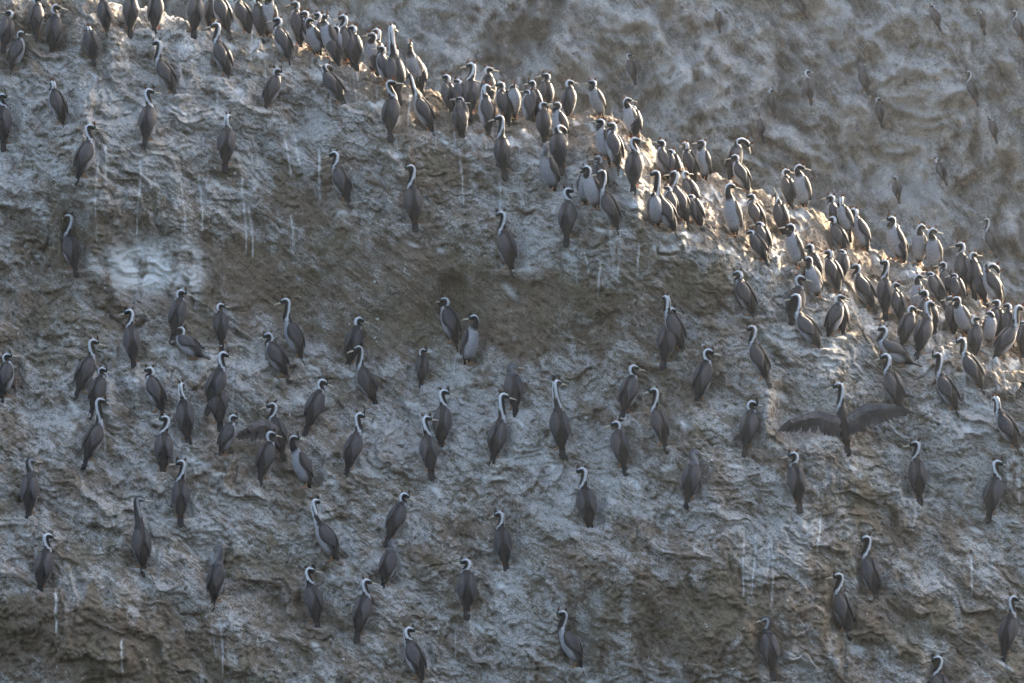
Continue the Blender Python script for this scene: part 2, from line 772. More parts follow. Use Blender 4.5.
def catmull(P, R, sub):
    pts, rad, par = [], [], []
    n = len(P)
    for i in range(n - 1):
        p0, p1, p2, p3 = P[max(i - 1, 0)], P[i], P[i + 1], P[min(i + 2, n - 1)]
        for s in range(sub):
            t = s / sub
            q = 0.5 * ((2 * p1) + (p2 - p0) * t + (2 * p0 - 5 * p1 + 4 * p2 - p3) * t * t + (3 * p1 - p0 - 3 * p2 + p3) * t ** 3)
            pts.append(q)
            rad.append((R[i][0] + (R[i + 1][0] - R[i][0]) * (t * t * (3 - 2 * t)), R[i][1] + (R[i + 1][1] - R[i][1]) * (t * t * (3 - 2 * t))))
            par.append(i + t)
    pts.append(P[-1].copy())
    rad.append(R[-1])
    par.append(n - 1.0)
    return pts, rad, par


def mesh_obj(name, verts, faces, mat, cols=None, parent=None, smooth=True):
    me = bpy.data.meshes.new(name)
    me.from_pydata(verts, [], faces)
    me.materials.append(mat)
    if smooth:
        me.polygons.foreach_set('use_smooth', [True] * len(me.polygons))
    if cols is not None:
        at = me.color_attributes.new('plumage', 'FLOAT_COLOR', 'POINT')
        flat = []
        for c in cols:
            flat += [c[0], c[1], c[2], 1.0]
        at.data.foreach_set('color', flat)
    o = bpy.data.objects.new(name, me)
    col.objects.link(o)
    if parent is not None:
        o.parent = parent
    return o


UP = Vector((0, 0, 1))
FWD = Vector((1, 0, 0))


def skeleton(style, e, psi, pitch):
    """control points and radii of the body loft, in the bird's frame (feet at the origin, facing +X)"""
    ph = math.radians(pitch)
    a = Vector((math.cos(ph), 0, math.sin(ph)))
    hip = Vector((-0.012, 0, 0.080))
    st = [(-0.075, .016, .014), (-0.045, .034, .030), (0.0, .056, .052), (0.06, .078, .072), (0.13, .090, .083),
          (0.20, .086, .080), (0.255, .070, .066)]
    P = [hip + a * s for s, _, _ in st]
    R = [(w, d) for _, w, d in st]
    S = hip + a * 0.30
    hd = Vector((math.cos(psi), math.sin(psi), 0))
    if style == 'b':
        P += [S, S + UP * .055 + FWD * .01 - hd * .01, S + UP * .085 + hd * .035, S + UP * .075 + hd * .085,
              S + UP * .045 + hd * .115, S + UP * .012 + hd * .125]
        hdir = (hd * 0.25 - UP).normalized()
        R += [(.044, .045), (.034, .034), (.029, .029), (.025, .025), (.023, .025), (.011, .012)]
    elif style == 'h':
        P += [S - a * .01, S + UP * .020 * e - hd * .012, S + UP * .040 * e - hd * .012, S + UP * (.045 * e + .018),
              S + UP * (.045 * e + .020) + hd * .036, S + UP * (.045 * e + .010) + hd * .066]
        hdir = (hd - UP * 0.25).normalized()
        R += [(.048, .048), (.038, .038), (.031, .031), (.027, .027), (.023, .024), (.011, .012)]
    elif style == 'u':
        P3 = S + FWD * .03 + UP * .15 * e
        P += [S, S + a * .04 + UP * .03 * e, S + FWD * .025 + UP * .09 * e, P3, P3 + UP * .035 + hd * .006, P3 + UP * .066 + hd * .014]
        hdir = (UP + hd * 0.3).normalized()
        R += [(.046, .046), (.034, .034), (.026, .026), (.022, .022), (.021, .023), (.011, .012)]
    else:
        P3 = S + FWD * .008 + UP * .132 * e - hd * .024
        P4 = P3 + UP * .030 + hd * .012
        P += [S, S + FWD * .018 + UP * .035 * e + hd * .002, S + FWD * .016 + UP * .082 * e - hd * .014, P3, P4, P4 + hd * .038 - UP * .002,
              P4 + hd * .066 - UP * .016]
        hdir = (hd - UP * 0.16).normalized()
        R += [(.052, .052), (.041, .042), (.033, .035), (.029, .031), (.027, .030), (.0245, .0275), (.011, .013)]
    return P, R, a, hip, S, hd, hdir


SHARED = {}


def shared_mesh(key, fn):
    if key not in SHARED:
        SHARED[key] = fn()
    return SHARED[key]


def foot_mesh():
    # tarsus, three front toes joined by a web, one hind toe
    vts, fcs = [], []

    def tube(p, q, r0, r1, n=6):
        p, q = Vector(p), Vector(q)
        d = (q - p).normalized()
        s = d.orthogonal().normalized()
        t = d.cross(s)
        b = len(vts)
        for c, r in ((p, r0), (q, r1)):
            for k in range(n):
                an = 2 * math.pi * k / n
                vts.append(c + (s * math.cos(an) + t * math.sin(an)) * r)
        for k in range(n):
            fcs.append((b + k, b + (k + 1) % n, b + n + (k + 1) % n, b + n + k))
        fcs.append(tuple(b + n + k for k in range(n)))
        fcs.append(tuple(b + n - 1 - k for k in range(n)))
    tube((-0.010, 0, 0.050), (0, 0, 0.010), .0105, .007)
    tips = [(0.046, -0.025, .004), (0.056, 0.0, .004), (0.048, 0.025, .004), (0.015, 0.034, .004)]
    for t in tips:
        tube((0, 0, .010), t, .0075, .0035)
    b = len(vts)
    vts.extend([Vector((0, 0, .013))] + [Vector((t[0] * .93, t[1] * .93, .0065)) for t in tips])
    vts.extend([Vector((0, 0, .004))] + [Vector((t[0] * .93, t[1] * .93, .0015)) for t in tips])
    for k in range(3):
        fcs.append((b, b + 1 + k, b + 2 + k))
        fcs.append((b + 5, b + 7 + k, b + 6 + k))
        fcs.append((b + 1 + k, b + 6 + k, b + 7 + k, b + 2 + k))
    me = bpy.data.meshes.new('foot')
    me.from_pydata([tuple(q) for q in vts], [], fcs)
    me.materials.append(M_FOOT)
    return me


def eye_mesh():
    import bmesh
    bm = bmesh.new()
    bmesh.ops.create_icosphere(bm, subdivisions=1, radius=0.0042)
    me = bpy.data.meshes.new('eye')
    bm.to_mesh(me)
    bm.free()
    me.materials.append(M_EYE)
    return me


def bill_mesh():
    vts, fcs = [], []
    st = [(0, .0105, .0115, 0), (.024, .0075, .0085, 0), (.056, .0054, .006, .0005), (.074, .0045, .005, -.001), (.081, .0027, .0037, -.008)]
    n = 8
    for x, w, h, z in st:
        for k in range(n):
            an = 2 * math.pi * k / n
            vts.append((x, w * math.cos(an), z + h * math.sin(an)))
    for i in range(len(st) - 1):
        for k in range(n):
            fcs.append((i * n + k, i * n + (k + 1) % n, (i + 1) * n + (k + 1) % n, (i + 1) * n + k))
    fcs.append(tuple((len(st) - 1) * n + k for k in range(n)))
    fcs.append(tuple(n - 1 - k for k in range(n)))
    me = bpy.data.meshes.new('bill')
    me.from_pydata(vts, [], fcs)
    me.polygons.foreach_set('use_smooth', [True] * len(me.polygons))
    me.materials.append(M_BILL)
    return me


def crest_mesh(seed):
    r = random.Random(seed)
    vts, fcs = [], []
    for i in range(9):
        ang = math.radians(r.uniform(-38, 38))
        lean = r.uniform(-0.015, 0.012)
        h = r.uniform(.036, .064)
        bx_, by_ = r.uniform(-.010, .010), r.uniform(-.006, .006)
        tip = Vector((bx_ - h * 0.35 + lean, by_ + math.sin(ang) * h * 0.5, h))
        b = len(vts)
        w = .0032
        for k in range(3):
            an = 2 * math.pi * k / 3 + ang
            vts.append((bx_ + w * math.cos(an), by_ + w * math.sin(an), -0.006))
        for k in range(3):
            an = 2 * math.pi * k / 3 + ang
            vts.append((bx_ + (tip.x - bx_) * .5 + w * .9 * math.cos(an), by_ + (tip.y - by_) * .4 + w * .9 * math.sin(an), h * .5))
        vts.append(tuple(tip))
        for k in range(3):
            k2 = (k + 1) % 3
            fcs.append((b + k, b + k2, b + 3 + k2, b + 3 + k))
            fcs.append((b + 3 + k, b + 3 + k2, b + 6))
    me = bpy.data.meshes.new('crest')
    me.from_pydata(vts, [], fcs)
    me.materials.append(M_CREST)
    return me


def link_child(name, me, parent, mat):
    o = bpy.data.objects.new(name, me)
    col.objects.link(o)
    o.parent = parent
    o.matrix_local = mat
    return o


def frame_matrix(x_axis, up_hint, loc):
    x = x_axis.normalized()
    z = (up_hint - x * up_hint.dot(x)).normalized()
    y = z.cross(x)
    return Matrix(((x.x, y.x, z.x, loc.x), (x.y, y.y, z.y, loc.y), (x.z, y.z, z.z, loc.z), (0, 0, 0, 1)))


def spread_wing(side, span, parent, rnd, lift=0.0):
    """open wing held out to the side: arm fold plus separate flight feathers"""
    vts, fcs, cols = [], [], []
    nf = 15
    lead = []
    for i in range(nf + 1):
        t = i / nf
        # shoulder, raised wrist a third of the way out, then the hand slopes down and back
        z = float(np.interp(t, [0, .18, .38, .62, 1.0], [.295, .335, .385, .385, .345])) + lift * t
        x = float(np.interp(t, [0, .38, 1.0], [.03, -.02, -.13]))
        lead.append(Vector((x, side * (0.045 + (span - 0.045) * t), z)))

    def slab(ring_a, ring_b, ca_, cb_):
        b = len(vts)
        for q in ring_a + ring_b:
            vts.append(tuple(q))
        n = len(ring_a)
        cols.extend([ca_] * n + [cb_] * n)
        for k in range(n):
            fcs.append((b + k, b + (k + 1) % n, b + n + (k + 1) % n, b + n + k))
        fcs.append(tuple(b + n + k for k in range(n)))
        fcs.append(tuple(b + n - 1 - k for k in range(n)))
    for i in range(nf):                       # arm: fat leading edge
        r = 0.030 * (1 - 0.8 * i / nf)
        r2 = 0.030 * (1 - 0.8 * (i + 1) / nf)
        ang8 = np.linspace(0, 2 * math.pi, 8, endpoint=False)
        slab([lead[i] + Vector((r * 0.7 * math.cos(k), 0, r * math.sin(k))) for k in ang8],
             [lead[i + 1] + Vector((r2 * 0.7 * math.cos(k), 0, r2 * math.sin(k))) for k in ang8], GREY, GREY)
    for len0, len1, w, xo, c0, c1 in ((0.23, 0.20, .062, -0.010, GREY, GREYD), (0.15, 0.10, .062, -0.026, GREY, GREYD), (0.075, 0.04, .060, -0.036, lerp3(GREY, PALE, .15), GREY)):
        for i in range(nf):
            t = (i + 0.5) / nf
            L = (len0 * (1 - t) + len1 * t) * rnd.uniform(.92, 1.05)
            fan = math.radians(-6 + 74 * t ** 1.6 + rnd.uniform(-4, 4))
            d = Vector((-0.22 - 0.10 * math.sin(i * 1.3), side * math.sin(fan), -math.cos(fan))).normalized()
            p = lead[i].lerp(lead[i + 1], 0.5) + Vector((xo - 0.004 * (i % 3), 0, 0))
            sdv = d.cross(Vector((1, 0, 0))).normalized()
            nrm = Vector((0.003, 0, 0))
            tint = rnd.uniform(0.7, 1.3)
            prev_ring = prev_c = None
            for s, ww in [(0.0, .75), (0.5, 0.95), (0.8, .72), (1.0, .14)]:
                cpt = p + d * (L * s) + Vector((-0.03 * s * s, 0, 0))
                h = sdv * (w * 0.5 * ww)
                ring = [cpt - h, cpt + nrm, cpt + h, cpt - nrm]
                cc = tuple(q * tint for q in lerp3(c0, c1, s))
                if prev_ring:
                    slab(prev_ring, ring, prev_c, cc)
                prev_ring, prev_c = ring, cc
    return mesh_obj('wing', vts, fcs, M_WING, cols, parent, smooth=False)


def build_cormorant(bird, idx, root_matrix, style, e, psi, pitch, rnd):
    P, R, a, hip, S, hd, hdir = skeleton(style if style in 'bhu' else 'n', e, psi, pitch)
    pts, rad, par = catmull(P, R, 3)
    n = len(pts)
    plain = bird['style'] in 'pk'
    dark = bird['style'] == 'd'
    last = len(P) - 1
    nb = 7                                     # first neck control point
    verts, cols, faces = [], [], []
    bright = rnd.uniform(0.88, 1.12)
    for i in range(n):
        tg = (pts[min(i + 1, n - 1)] - pts[max(i - 1, 0)]).normalized()
        s = par[i]
        tn = min(max((s - nb + 1) / (last - nb - 1), 0), 1)
        ang = psi * tn
        D = Vector((-math.cos(ang), -math.sin(ang), 0))
        wt = min(max((s - (last - 3)) / 2.0, 0), 1)
        if style in 'b':
            wt = 0
            D = D * (1 - tn) + (UP * (1 - max(0, (s - last + 3) / 3)) + hd * 1.2 * tn) * tn
        D = D * (1 - wt) + UP * wt
        if style == 'u':
            D = Vector((-math.cos(ang), -math.sin(ang), 0))
        D = (D - tg * D.dot(tg))
        D = D.normalized() if D.length > 1e-4 else tg.orthogonal().normalized()
        B = tg.cross(D).normalized()
        for k in range(NRING):
            th = 2 * math.pi * k / NRING       # 0 = dorsal
            w, d = rad[i]
            bulge = 1.0
            if s < nb and abs(math.pi - th) < 1.2:
                bulge = 1.06                    # fuller breast
            verts.append(tuple(pts[i] + D * (math.cos(th) * d * bulge) + B * (math.sin(th) * w * (0.95 if s < nb else 1.0))))
            dev = abs((th + math.pi) % (2 * math.pi) - math.pi)   # 0 dorsal .. pi ventral
            dd = math.degrees(dev)
            # plumage by place on the body
            if s < 1.6:
                c = BLACK
            elif s < nb - 0.6:
                tb = min(max((s - 1.6) / 1.2, 0), 1)
                if dd < 75:
                    c = lerp3(BLACK, GREYD, min(max((s - 3.3) / 1.2, 0), 1))
                else:
                    c = lerp3(BLACK, PALE, tb * min(1, (dd - 75) / 22))
            else:
                f = (s - nb + 0.6) / (last - nb + 0.6)
                if bird['style'] == 'k':
                    c = lerp3(BLACK, PALE, 0.9 if 70 < dd < 105 and f > 0.3 else 0.08)
                elif plain:
                    c = lerp3(GREY, PALE, min(max((dd - 60) / 60, 0), 1) * 0.8 + 0.12)
                elif f > 0.94:
                    c = BLACK
                elif f > 0.76:
                    c = BLACK if dd < 28 else (WHITE if dd < 56 and f < 0.85 else BLACK)
                    if f > 0.88 and 55 < dd < 95:
                        c = TEAL
                elif f > 0.50:
                    c = lerp3(BLACK, WHITE, 0.55) if dd < 14 else (WHITE if dd < 56 else BLACK)
                elif f > 0.28:
                    c = BLACK if dd < 32 * (0.5 - f) / 0.22 + 8 else (WHITE if dd < 68 else BLACK)
                else:
                    u = f / 0.28
                    low = lerp3(PALE, WHITE, u * .7)
                    thr = lerp3(PALE, BLACK, min(1, max(0, (u - .45) / .4)))
                    nape = 74 - 34 * u
                    c = lerp3(GREYD, BLACK, min(1, u * 1.4)) if dd < nape else (low if dd < 100 else thr)
            if bird['style'] == 'w' and s < nb and dd < 90:
                c = BLACK
            if dark and c not in (BLACK, WHITE):
                c = lerp3(c, BLACK, 0.8)
            cols.append(tuple(q * bright for q in c))
    for i in range(n - 1):
        for k in range(NRING):
            k2 = (k + 1) % NRING
            faces.append((i * NRING + k, i * NRING + k2, (i + 1) * NRING + k2, (i + 1) * NRING + k))
    faces.append(tuple(NRING - 1 - k for k in range(NRING)))
    faces.append(tuple((n - 1) * NRING + k for k in range(NRING)))
    root = mesh_obj('cormorant', verts, faces, M_BODY, cols)
    root.matrix_world = root_matrix

    # folded wings: thick shells wrapped round the flanks
    Dv = Vector((-math.sin(math.radians(pitch)), 0, math.cos(math.radians(pitch))))   # dorsal direction of the trunk
    open_sides = {'w': (1, -1), 'o': (1,)}.get(bird['style'], ())
    for side in (1, -1):
        if side in open_sides:
            spread_wing(side, 0.48 if bird['style'] == 'w' else 0.36, root, rnd, 0.0 if bird['style'] == 'w' else -0.06)
            continue
        nu, nv_ = 13, 8
        wv, wc, wf = [], [], []
        for layer in (0, 1):
            for i in range(nu):
                u = i / (nu - 1)
                s = 0.292 - 0.285 * u
                bw_, bd_ = None, None
                ss = [-0.075, -0.045, 0.0, 0.06, 0.13, 0.20, 0.255, 0.30]
                ww = [.028, .040, .058, .079, .090, .086, .070, .053]
                bw_ = float(np.interp(s, ss, ww))
                mid = math.sin(math.pi * min(1, u * 1.05 + 0.06)) ** 0.6
                th0 = math.radians(2 + 120 * max(0, u - 0.45) ** 1.3 + (22 * (1 - u) ** 4))
                th1 = math.radians(46 + 74 * mid * (1 - 0.35 * u))
                if u > 0.85:
                    th1 = th0 + (th1 - th0) * (1 - (u - 0.85) / 0.15 * 0.8)
                for j in range(nv_):
                    vv = j / (nv_ - 1)
                    th = th0 + (th1 - th0) * vv
                    edge = math.sin(math.pi * vv) ** 0.5
                    r = bw_ * (1.03 if layer == 0 else 0.90) + (0.010 * edge + 0.003 if layer == 0 else 0)
                    q = hip + a * s + Dv * (math.cos(th) * r * 0.95 + (0.012 * u)) + Vector((0, side, 0)) * (math.sin(th) * r * 0.95)
                    wv.append(tuple(q))
                    cc = lerp3(GREY, GREYD, max(0, u - .45) * 1.2)
                    stripe = 0.84 + 0.22 * ((i * 3 + j * 2) % 3) / 2
                    if vv > 0.8 or u > 0.93 or vv < 0.1:
                        cc = lerp3(cc, BLACK, 0.7)
                    wc.append(tuple(min(1, x * stripe * bright) for x in cc))
        N = nu * nv_
        for i in range(nu - 1):
            for j in range(nv_ - 1):
                q0, q1, q2, q3 = i * nv_ + j, i * nv_ + j + 1, (i + 1) * nv_ + j + 1, (i + 1) * nv_ + j
                wf.append((q0, q1, q2, q3))
                wf.append((N + q3, N + q2, N + q1, N + q0))
        for i in range(nu - 1):
            for j in (0, nv_ - 1):
                q0, q3 = i * nv_ + j, (i + 1) * nv_ + j
                wf.append((q0, q3, N + q3, N + q0))
        for j in range(nv_ - 1):
            for i in (0, nu - 1):
                q0, q1 = i * nv_ + j, i * nv_ + j + 1
                wf.append((q0, q1, N + q1, N + q0))
        mesh_obj('wing', wv, wf, M_WING, wc, root)

    # tail: stiff wedge of feathers
    td = Vector((-0.34, 0, -0.94)).normalized() if pitch > 45 else Vector((-0.97, 0, -0.22)).normalized()
    tn_ = Vector((td.z, 0, -td.x))
    b0 = hip - a * 0.05 - td * 0.01
    tv, tf = [], []
    prof = [(0, .028, .016), (.045, .030, .010), (.095, .032, .007), (.125, .027, .005), (.140, .014, .003)]
    for s, w, h in prof:
        for k in range(8):
            an = 2 * math.pi * k / 8
            tv.append(tuple(b0 + td * s + Vector((0, 1, 0)) * (w * math.cos(an)) + tn_ * (h * math.sin(an) + 0.004 * math.cos(2 * an))))
    for i in range(len(prof) - 1):
        for k in range(8):
            tf.append((i * 8 + k, i * 8 + (k + 1) % 8, (i + 1) * 8 + (k + 1) % 8, (i + 1) * 8 + k))
    tf.append(tuple(7 - k for k in range(8)))
    tf.append(tuple((len(prof) - 1) * 8 + k for k in range(8)))
    mesh_obj('tail', tv, tf, M_TAIL, None, root)

    # bill, eyes, crests, feet
    tip = pts[-1]
    link_child('bill', shared_mesh('bill', bill_mesh), root, frame_matrix(hdir, UP + hd * (-1.0 if style in 'u' else 0.01), tip - hdir * 0.006))
    hc = P[-2]
    latv = hdir.cross(UP if style not in 'u' else hd).normalized()
    uph = latv.cross(hdir)
    if uph.z < 0 and style not in 'bu':
        uph = -uph
    for sg in (1, -1):
        link_child('eye', shared_mesh('eye', eye_mesh), root, Matrix.Translation(hc + hdir * 0.010 + latv * (0.0165 * sg) + uph * 0.007))
    if not plain:
        link_child('crest', shared_mesh('crest%d' % (idx % 5), lambda: crest_mesh(idx % 5)), root, frame_matrix(hdir, uph, hc + hdir * 0.012 + uph * 0.018))
        link_child('crest', shared_mesh('crestb%d' % (idx % 5), lambda: crest_mesh(idx % 5 + 30)), root, frame_matrix((hdir + uph * 0.6), uph - hdir * 0.5, P[-3] + uph * 0.014 - hdir * 0.012))
    for sg in (1, -1):
        link_child('foot', shared_mesh('foot', foot_mesh), root, Matrix.Translation((0.012, 0.030 * sg, 0.0)) @ Matrix.Rotation(math.radians(12 * sg), 4, 'Z'))
    return root


# ------------------------------------------------------------------ place the birds on the field (and cut small footholds)
placed = []
carve = np.zeros_like(Y)
for idx, b in enumerate(BIRDS):
    rnd = random.Random(100 + idx)
    stl = b['style']
    geo_style = {'b': 'b', 'h': 'h', 'u': 'u'}.get(stl, 'n')
    pitch = {'c': 24, 'b': 58, 'h': 66}.get(stl, rnd.uniform(59, 75))
    yaw = b['yaw'] + rnd.uniform(-4, 4)
    hyaw = HEADYAW[b['head']] + rnd.uniform(-22, 18)
    # turn of the head relative to the body; bird's local +X is its facing, image right = world +X
    # world heading angle (from +X): facing away = 90 deg, right = 0, left = 180
    psi_body = math.radians(90 - yaw)
    dpsi = math.radians(-(hyaw - yaw))
    dpsi = (dpsi + math.pi) % (2 * math.pi) - math.pi
    lim = math.radians(150)
    dpsi = max(-lim, min(lim, dpsi))
    hit = hit_back if b['back'] else hit_front
    px, py = b['tx'], b['ty']
    p = hit(px, py - 8)
    tries = 0
    while p is None and tries < 60:
        tries += 1
        py += 2
        p = hit(px, py - 8)
    if p is None:
        print('NO GROUND for bird', idx, b)
        continue
    k = F_PX / (p.y - CAM_Y)
    want = math.hypot(b['hx'] - b['tx'], b['hy'] - b['ty']) / k
    Rz = Matrix.Rotation(psi_body, 3, 'Z')

    def extents(e, pt):
        P, R, a, hip, S, hd, hdir = skeleton(geo_style, e, dpsi, pt)
        top = max(P[-3:], key=lambda q: q.z) + UP * 0.022
        td = Vector((-0.34, 0, -0.94)).normalized() if pt > 45 else Vector((-0.97, 0, -0.22)).normalized()
        tail = hip - a * 0.05 + td * 0.13
        lo = tail if tail.z < 0 else Vector((0, 0, 0))
        return Rz @ top, Rz @ tail, lo
    best = None
    BASE = 0.93
    for e in np.linspace(0.5, 1.95, 30):
        t_, l_, _ = extents(e, pitch)
        L = BASE * math.hypot(t_.x - l_.x, t_.z - l_.z)
        if best is None or abs(L - want) < abs(best[0] - want):
            best = (L, e)
    L, e = best
    e = float(e)
    sc = BASE * max(0.86, min(1.14, want / L)) * rnd.uniform(0.985, 1.015)
    if stl == 'b':
        sc = 0.95
    if b['style'] == 'd':
        sc = 0.72
    t_, l_, _ = extents(e, pitch)
    nat = math.atan2(t_.x - l_.x, t_.z - l_.z)
    tgt = math.atan2(b['hx'] - b['tx'], b['ty'] - b['hy'])
    roll = max(-0.28, min(0.28, tgt - nat))
    if tries:
        roll *= 0.5
    Rroll = Matrix.Rotation(roll, 3, 'Y')
    tail_w = Rroll @ (l_ * sc)
    fx = b['tx'] - tail_w.x * k
    fy = py + tail_w.z * k
    p = hit(fx, fy) or p
    placed.append((idx, b, p, Rroll @ Rz, sc, geo_style, e, dpsi, pitch, rnd))

    # foothold: a small shelf under the bird and a shallow niche behind it
    if not b['back']:
        ii = int((p.x - X0) / (X1 - X0) * (NX - 1))
        wpx = 22 if stl not in 'wo' else 66
        i0, i1 = max(0, ii - wpx), min(NX, ii + wpx)
        sub = (slice(0, NV), slice(i0, i1))
        lat = 1 - (sstep(0.075, 0.20, np.abs(X[sub] - p.x)) if stl not in 'wo' else sstep(0.55, 0.75, np.abs(X[sub] - p.x)))
        hh = Z[sub] - p.z
        depth = 0.085 if abs(b['yaw']) < 100 else 0.15
        if stl in 'wo':
            depth = 0.20
        above = lat * (sstep(-0.015, 0.012, hh) if stl not in 'wo' else sstep(0.0, 0.22, hh - 0.06 * np.sin(X[sub] * 9))) * (1 - sstep(0.50, 0.80, hh))
        carve[sub] = np.maximum(carve[sub], above)
        need = p.y + depth + 0.10 * sstep(0.10, 0.30, hh)
        Y[sub] = np.where(Y[sub] < need, Y[sub] + (need - Y[sub]) * above, Y[sub])
        lat2 = 1 - sstep(0.075, 0.20, np.abs(X[sub] - p.x))
        below = lat2 * sstep(-0.13, -0.02, hh) * (1 - sstep(-0.02, 0.01, hh))
        wantf = p.y - 0.03
        Y[sub] = np.where(Y[sub] > wantf, Y[sub] + (wantf - Y[sub]) * below, Y[sub])

# broken surface inside the footholds too
Y += carve * (0.026 * np.abs(fbm(X * 9, Z * 9, 4, 121, 0.6)) + 0.03 * np.maximum(0, fbm((U + wx) * 2.2, (V + wx) * 7, 3, 123)))

# ------------------------------------------------------------------ stains on the front rock (own shape of the droppings, plus a painted light gradient)
PX, PY = to_px(X, Z, Y)
dens = 0.70 + 0.42 * fbm(X * 0.8, Z * 0.9, 4, 91)
bare = (1.0 * blob(PX + warp, PY, 380, 295, 200, 62, 9) + 0.5 * blob(PX + warp, PY, 60, 232, 90, 32, 5) + 0.75 * blob(PX + warp, PY, 90, 645, 180, 55, 8)
        + 0.7 * blob(PX + warp, PY, 690, 625, 130, 70, 6) + 0.55 * blob(PX, PY, 580, 310, 60, 40, 15) + 0.7 * blob(PX, PY, 700, 285, 45, 28, 10)
        + 0.6 * blob(PX, PY, 900, 620, 110, 40, 10) + 0.5 * blob(PX, PY, 420, 560, 60, 18, 30) + 0.5 * blob(PX, PY, 850, 500, 90, 26, 30)
        + 0.5 * blob(PX, PY, 445, 175, 80, 30, 10) + 0.5 * blob(PX, PY, 300, 200, 60, 26, 10))
jag = fbm(X * 5.5, Z * 1.3, 4, 99) * 0.30 + 0.12 * fbm(X * 9, Z * 9, 3, 101)
bare_m = sstep(0.28, 0.66, bare + jag)
dens -= 0.62 * bare_m
shelf0 = (1 - sstep(0.3, 1.0, (zr[None, :] - Z) * NOM / wide)) * sstep(150, 420, PX)
dens -= 0.40 * shelf0
dens -= 0.14 * sstep(520, 660, PY) + 0.08 * (1 - sstep(60, 420, PX))  # dimmer light low down and at left, painted in as thinner wash
dens += 0.35 * blob(PX, PY, 140, 265, 45, 22, 0) + 0.3 * blob(PX, PY, 120, 120, 200, 50, 5)
dens += 0.22 * blob(PX, PY, 620, 500, 250, 60, 20) + 0.25 * blob(PX, PY, 240, 540, 200, 40, 5)
dens = np.clip(dens, 0, 1.1)
streak = 1.0 * blob(PX, PY, 150, 266, 46, 26, 0) * sstep(-0.7, 0.05, fbm(X * 6, Z * 4, 4, 103)) + 0.5 * blob(PX, PY, 190, 275, 12, 40, 0) * sstep(-0.1, 0.3, fbm(X * 8, Z * 3, 4, 105))
rk = random.Random(5)
runs = [(98, 142, 250), (104, 145, 190), (140, 160, 250), (181, 168, 245), (200, 175, 235), (243, 178, 262), (249, 205, 262), (285, 135, 180), (296, 138, 170),
        (318, 150, 205), (460, 160, 215), (498, 178, 215), (292, 215, 250), (55, 592, 640), (122, 640, 680), (745, 540, 600), (755, 535, 598), (772, 540, 610),
        (768, 540, 575), (972, 555, 600), (820, 515, 555), (220, 620, 680), (620, 250, 285), (600, 262, 300), (585, 250, 280),
        (640, 245, 275), (190, 430, 455), (100, 545, 560)]
NRUN = len(runs)
for _ in range(80):
    b = rk.choice([q for q in BIRDS if not q['back']])
    y0 = b['ty'] + rk.uniform(-4, 14)
    runs.append((b['tx'] + rk.uniform(-14, 14), y0, y0 + rk.uniform(14, 48)))
for qi, (sx, ya, yb) in enumerate(runs):
    c0 = np.abs(PX[NV // 2] - sx).argmin()
    i0, i1 = max(0, c0 - 60), min(NX, c0 + 60)
    sub = (slice(0, NV), slice(i0, i1))
    ppx, ppy = PX[sub], PY[sub]
    t = np.clip((ppy - ya) / (yb - ya), 0, 1)
    drift = sx + rk.uniform(-3, 6) * t + 1.1 * np.sin(ppy * 0.07 + sx) + 0.25 * np.sin(ppy * 0.31 + sx * 2)
    wd = rk.uniform(0.55, 0.85) * (1.25 - 0.5 * t)
    m = np.exp(-((ppx - drift) / wd) ** 2) * sstep(ya - 3, ya + 3, ppy) * (1 - sstep(yb - 10, yb, ppy))
    streak[sub] = np.maximum(streak[sub], m * (rk.uniform(0.6, 0.85) if qi < NRUN else rk.uniform(0.25, 0.6)))
for idx, b, p, *_ in placed:
    if b['back']:
        continue
    if rk.random() < 0.8:
        qx, qy = b['tx'] + rk.uniform(-12, 12), b['ty'] + rk.uniform(2, 16)
        c0 = np.abs(PX[NV // 2] - qx).argmin()
        sub = (slice(0, NV), slice(max(0, c0 - 50), min(NX, c0 + 50)))
        streak[sub] = np.maximum(streak[sub], 0.55 * blob(PX[sub], PY[sub], qx, qy, rk.uniform(4, 12), rk.uniform(1.5, 4), rk.uniform(-10, 50)))
shelf = (1 - sstep(0.3, 1.0, (zr[None, :] - Z) * NOM / wide)) * sstep(150, 420, PX)


def build_field(name, Xa, Ya, Za, stain, mat, relief):
    nv, nx = Xa.shape
    co = np.stack([Xa, Ya, Za], -1).reshape(-1, 3).astype(np.float32)
    me = bpy.data.meshes.new(name)
    me.vertices.add(nv * nx)
    me.vertices.foreach_set('co', co.ravel())
    i = np.arange(nv * nx).reshape(nv, nx)
    q = np.stack([i[:-1, :-1], i[:-1, 1:], i[1:, 1:], i[1:, :-1]], -1).reshape(-1, 4)
    me.loops.add(q.size)
    me.loops.foreach_set('vertex_index', q.ravel().astype(np.int32))
    me.polygons.add(len(q))
    me.polygons.foreach_set('loop_start', (np.arange(len(q)) * 4).astype(np.int32))
    me.polygons.foreach_set('use_smooth', np.ones(len(q), bool))
    me.update(calc_edges=True)
    at = me.color_attributes.new('stain', 'FLOAT_COLOR', 'POINT')
    at.data.foreach_set('color', stain.reshape(-1).astype(np.float32))
    at = me.color_attributes.new('relief', 'FLOAT_COLOR', 'POINT')
    at.data.foreach_set('color', relief.reshape(-1).astype(np.float32))
    me.materials.append(mat)
    o = bpy.data.objects.new(name, me)
    col.objects.link(o)
    o['kind'] = 'structure'
    return o


# far side of the front rock: rolls over the crest and drops into the gully
tb = np.linspace(0, 1, NB + 1)[1:, None]
Xb = np.repeat(xs[None, :], NB, 0)
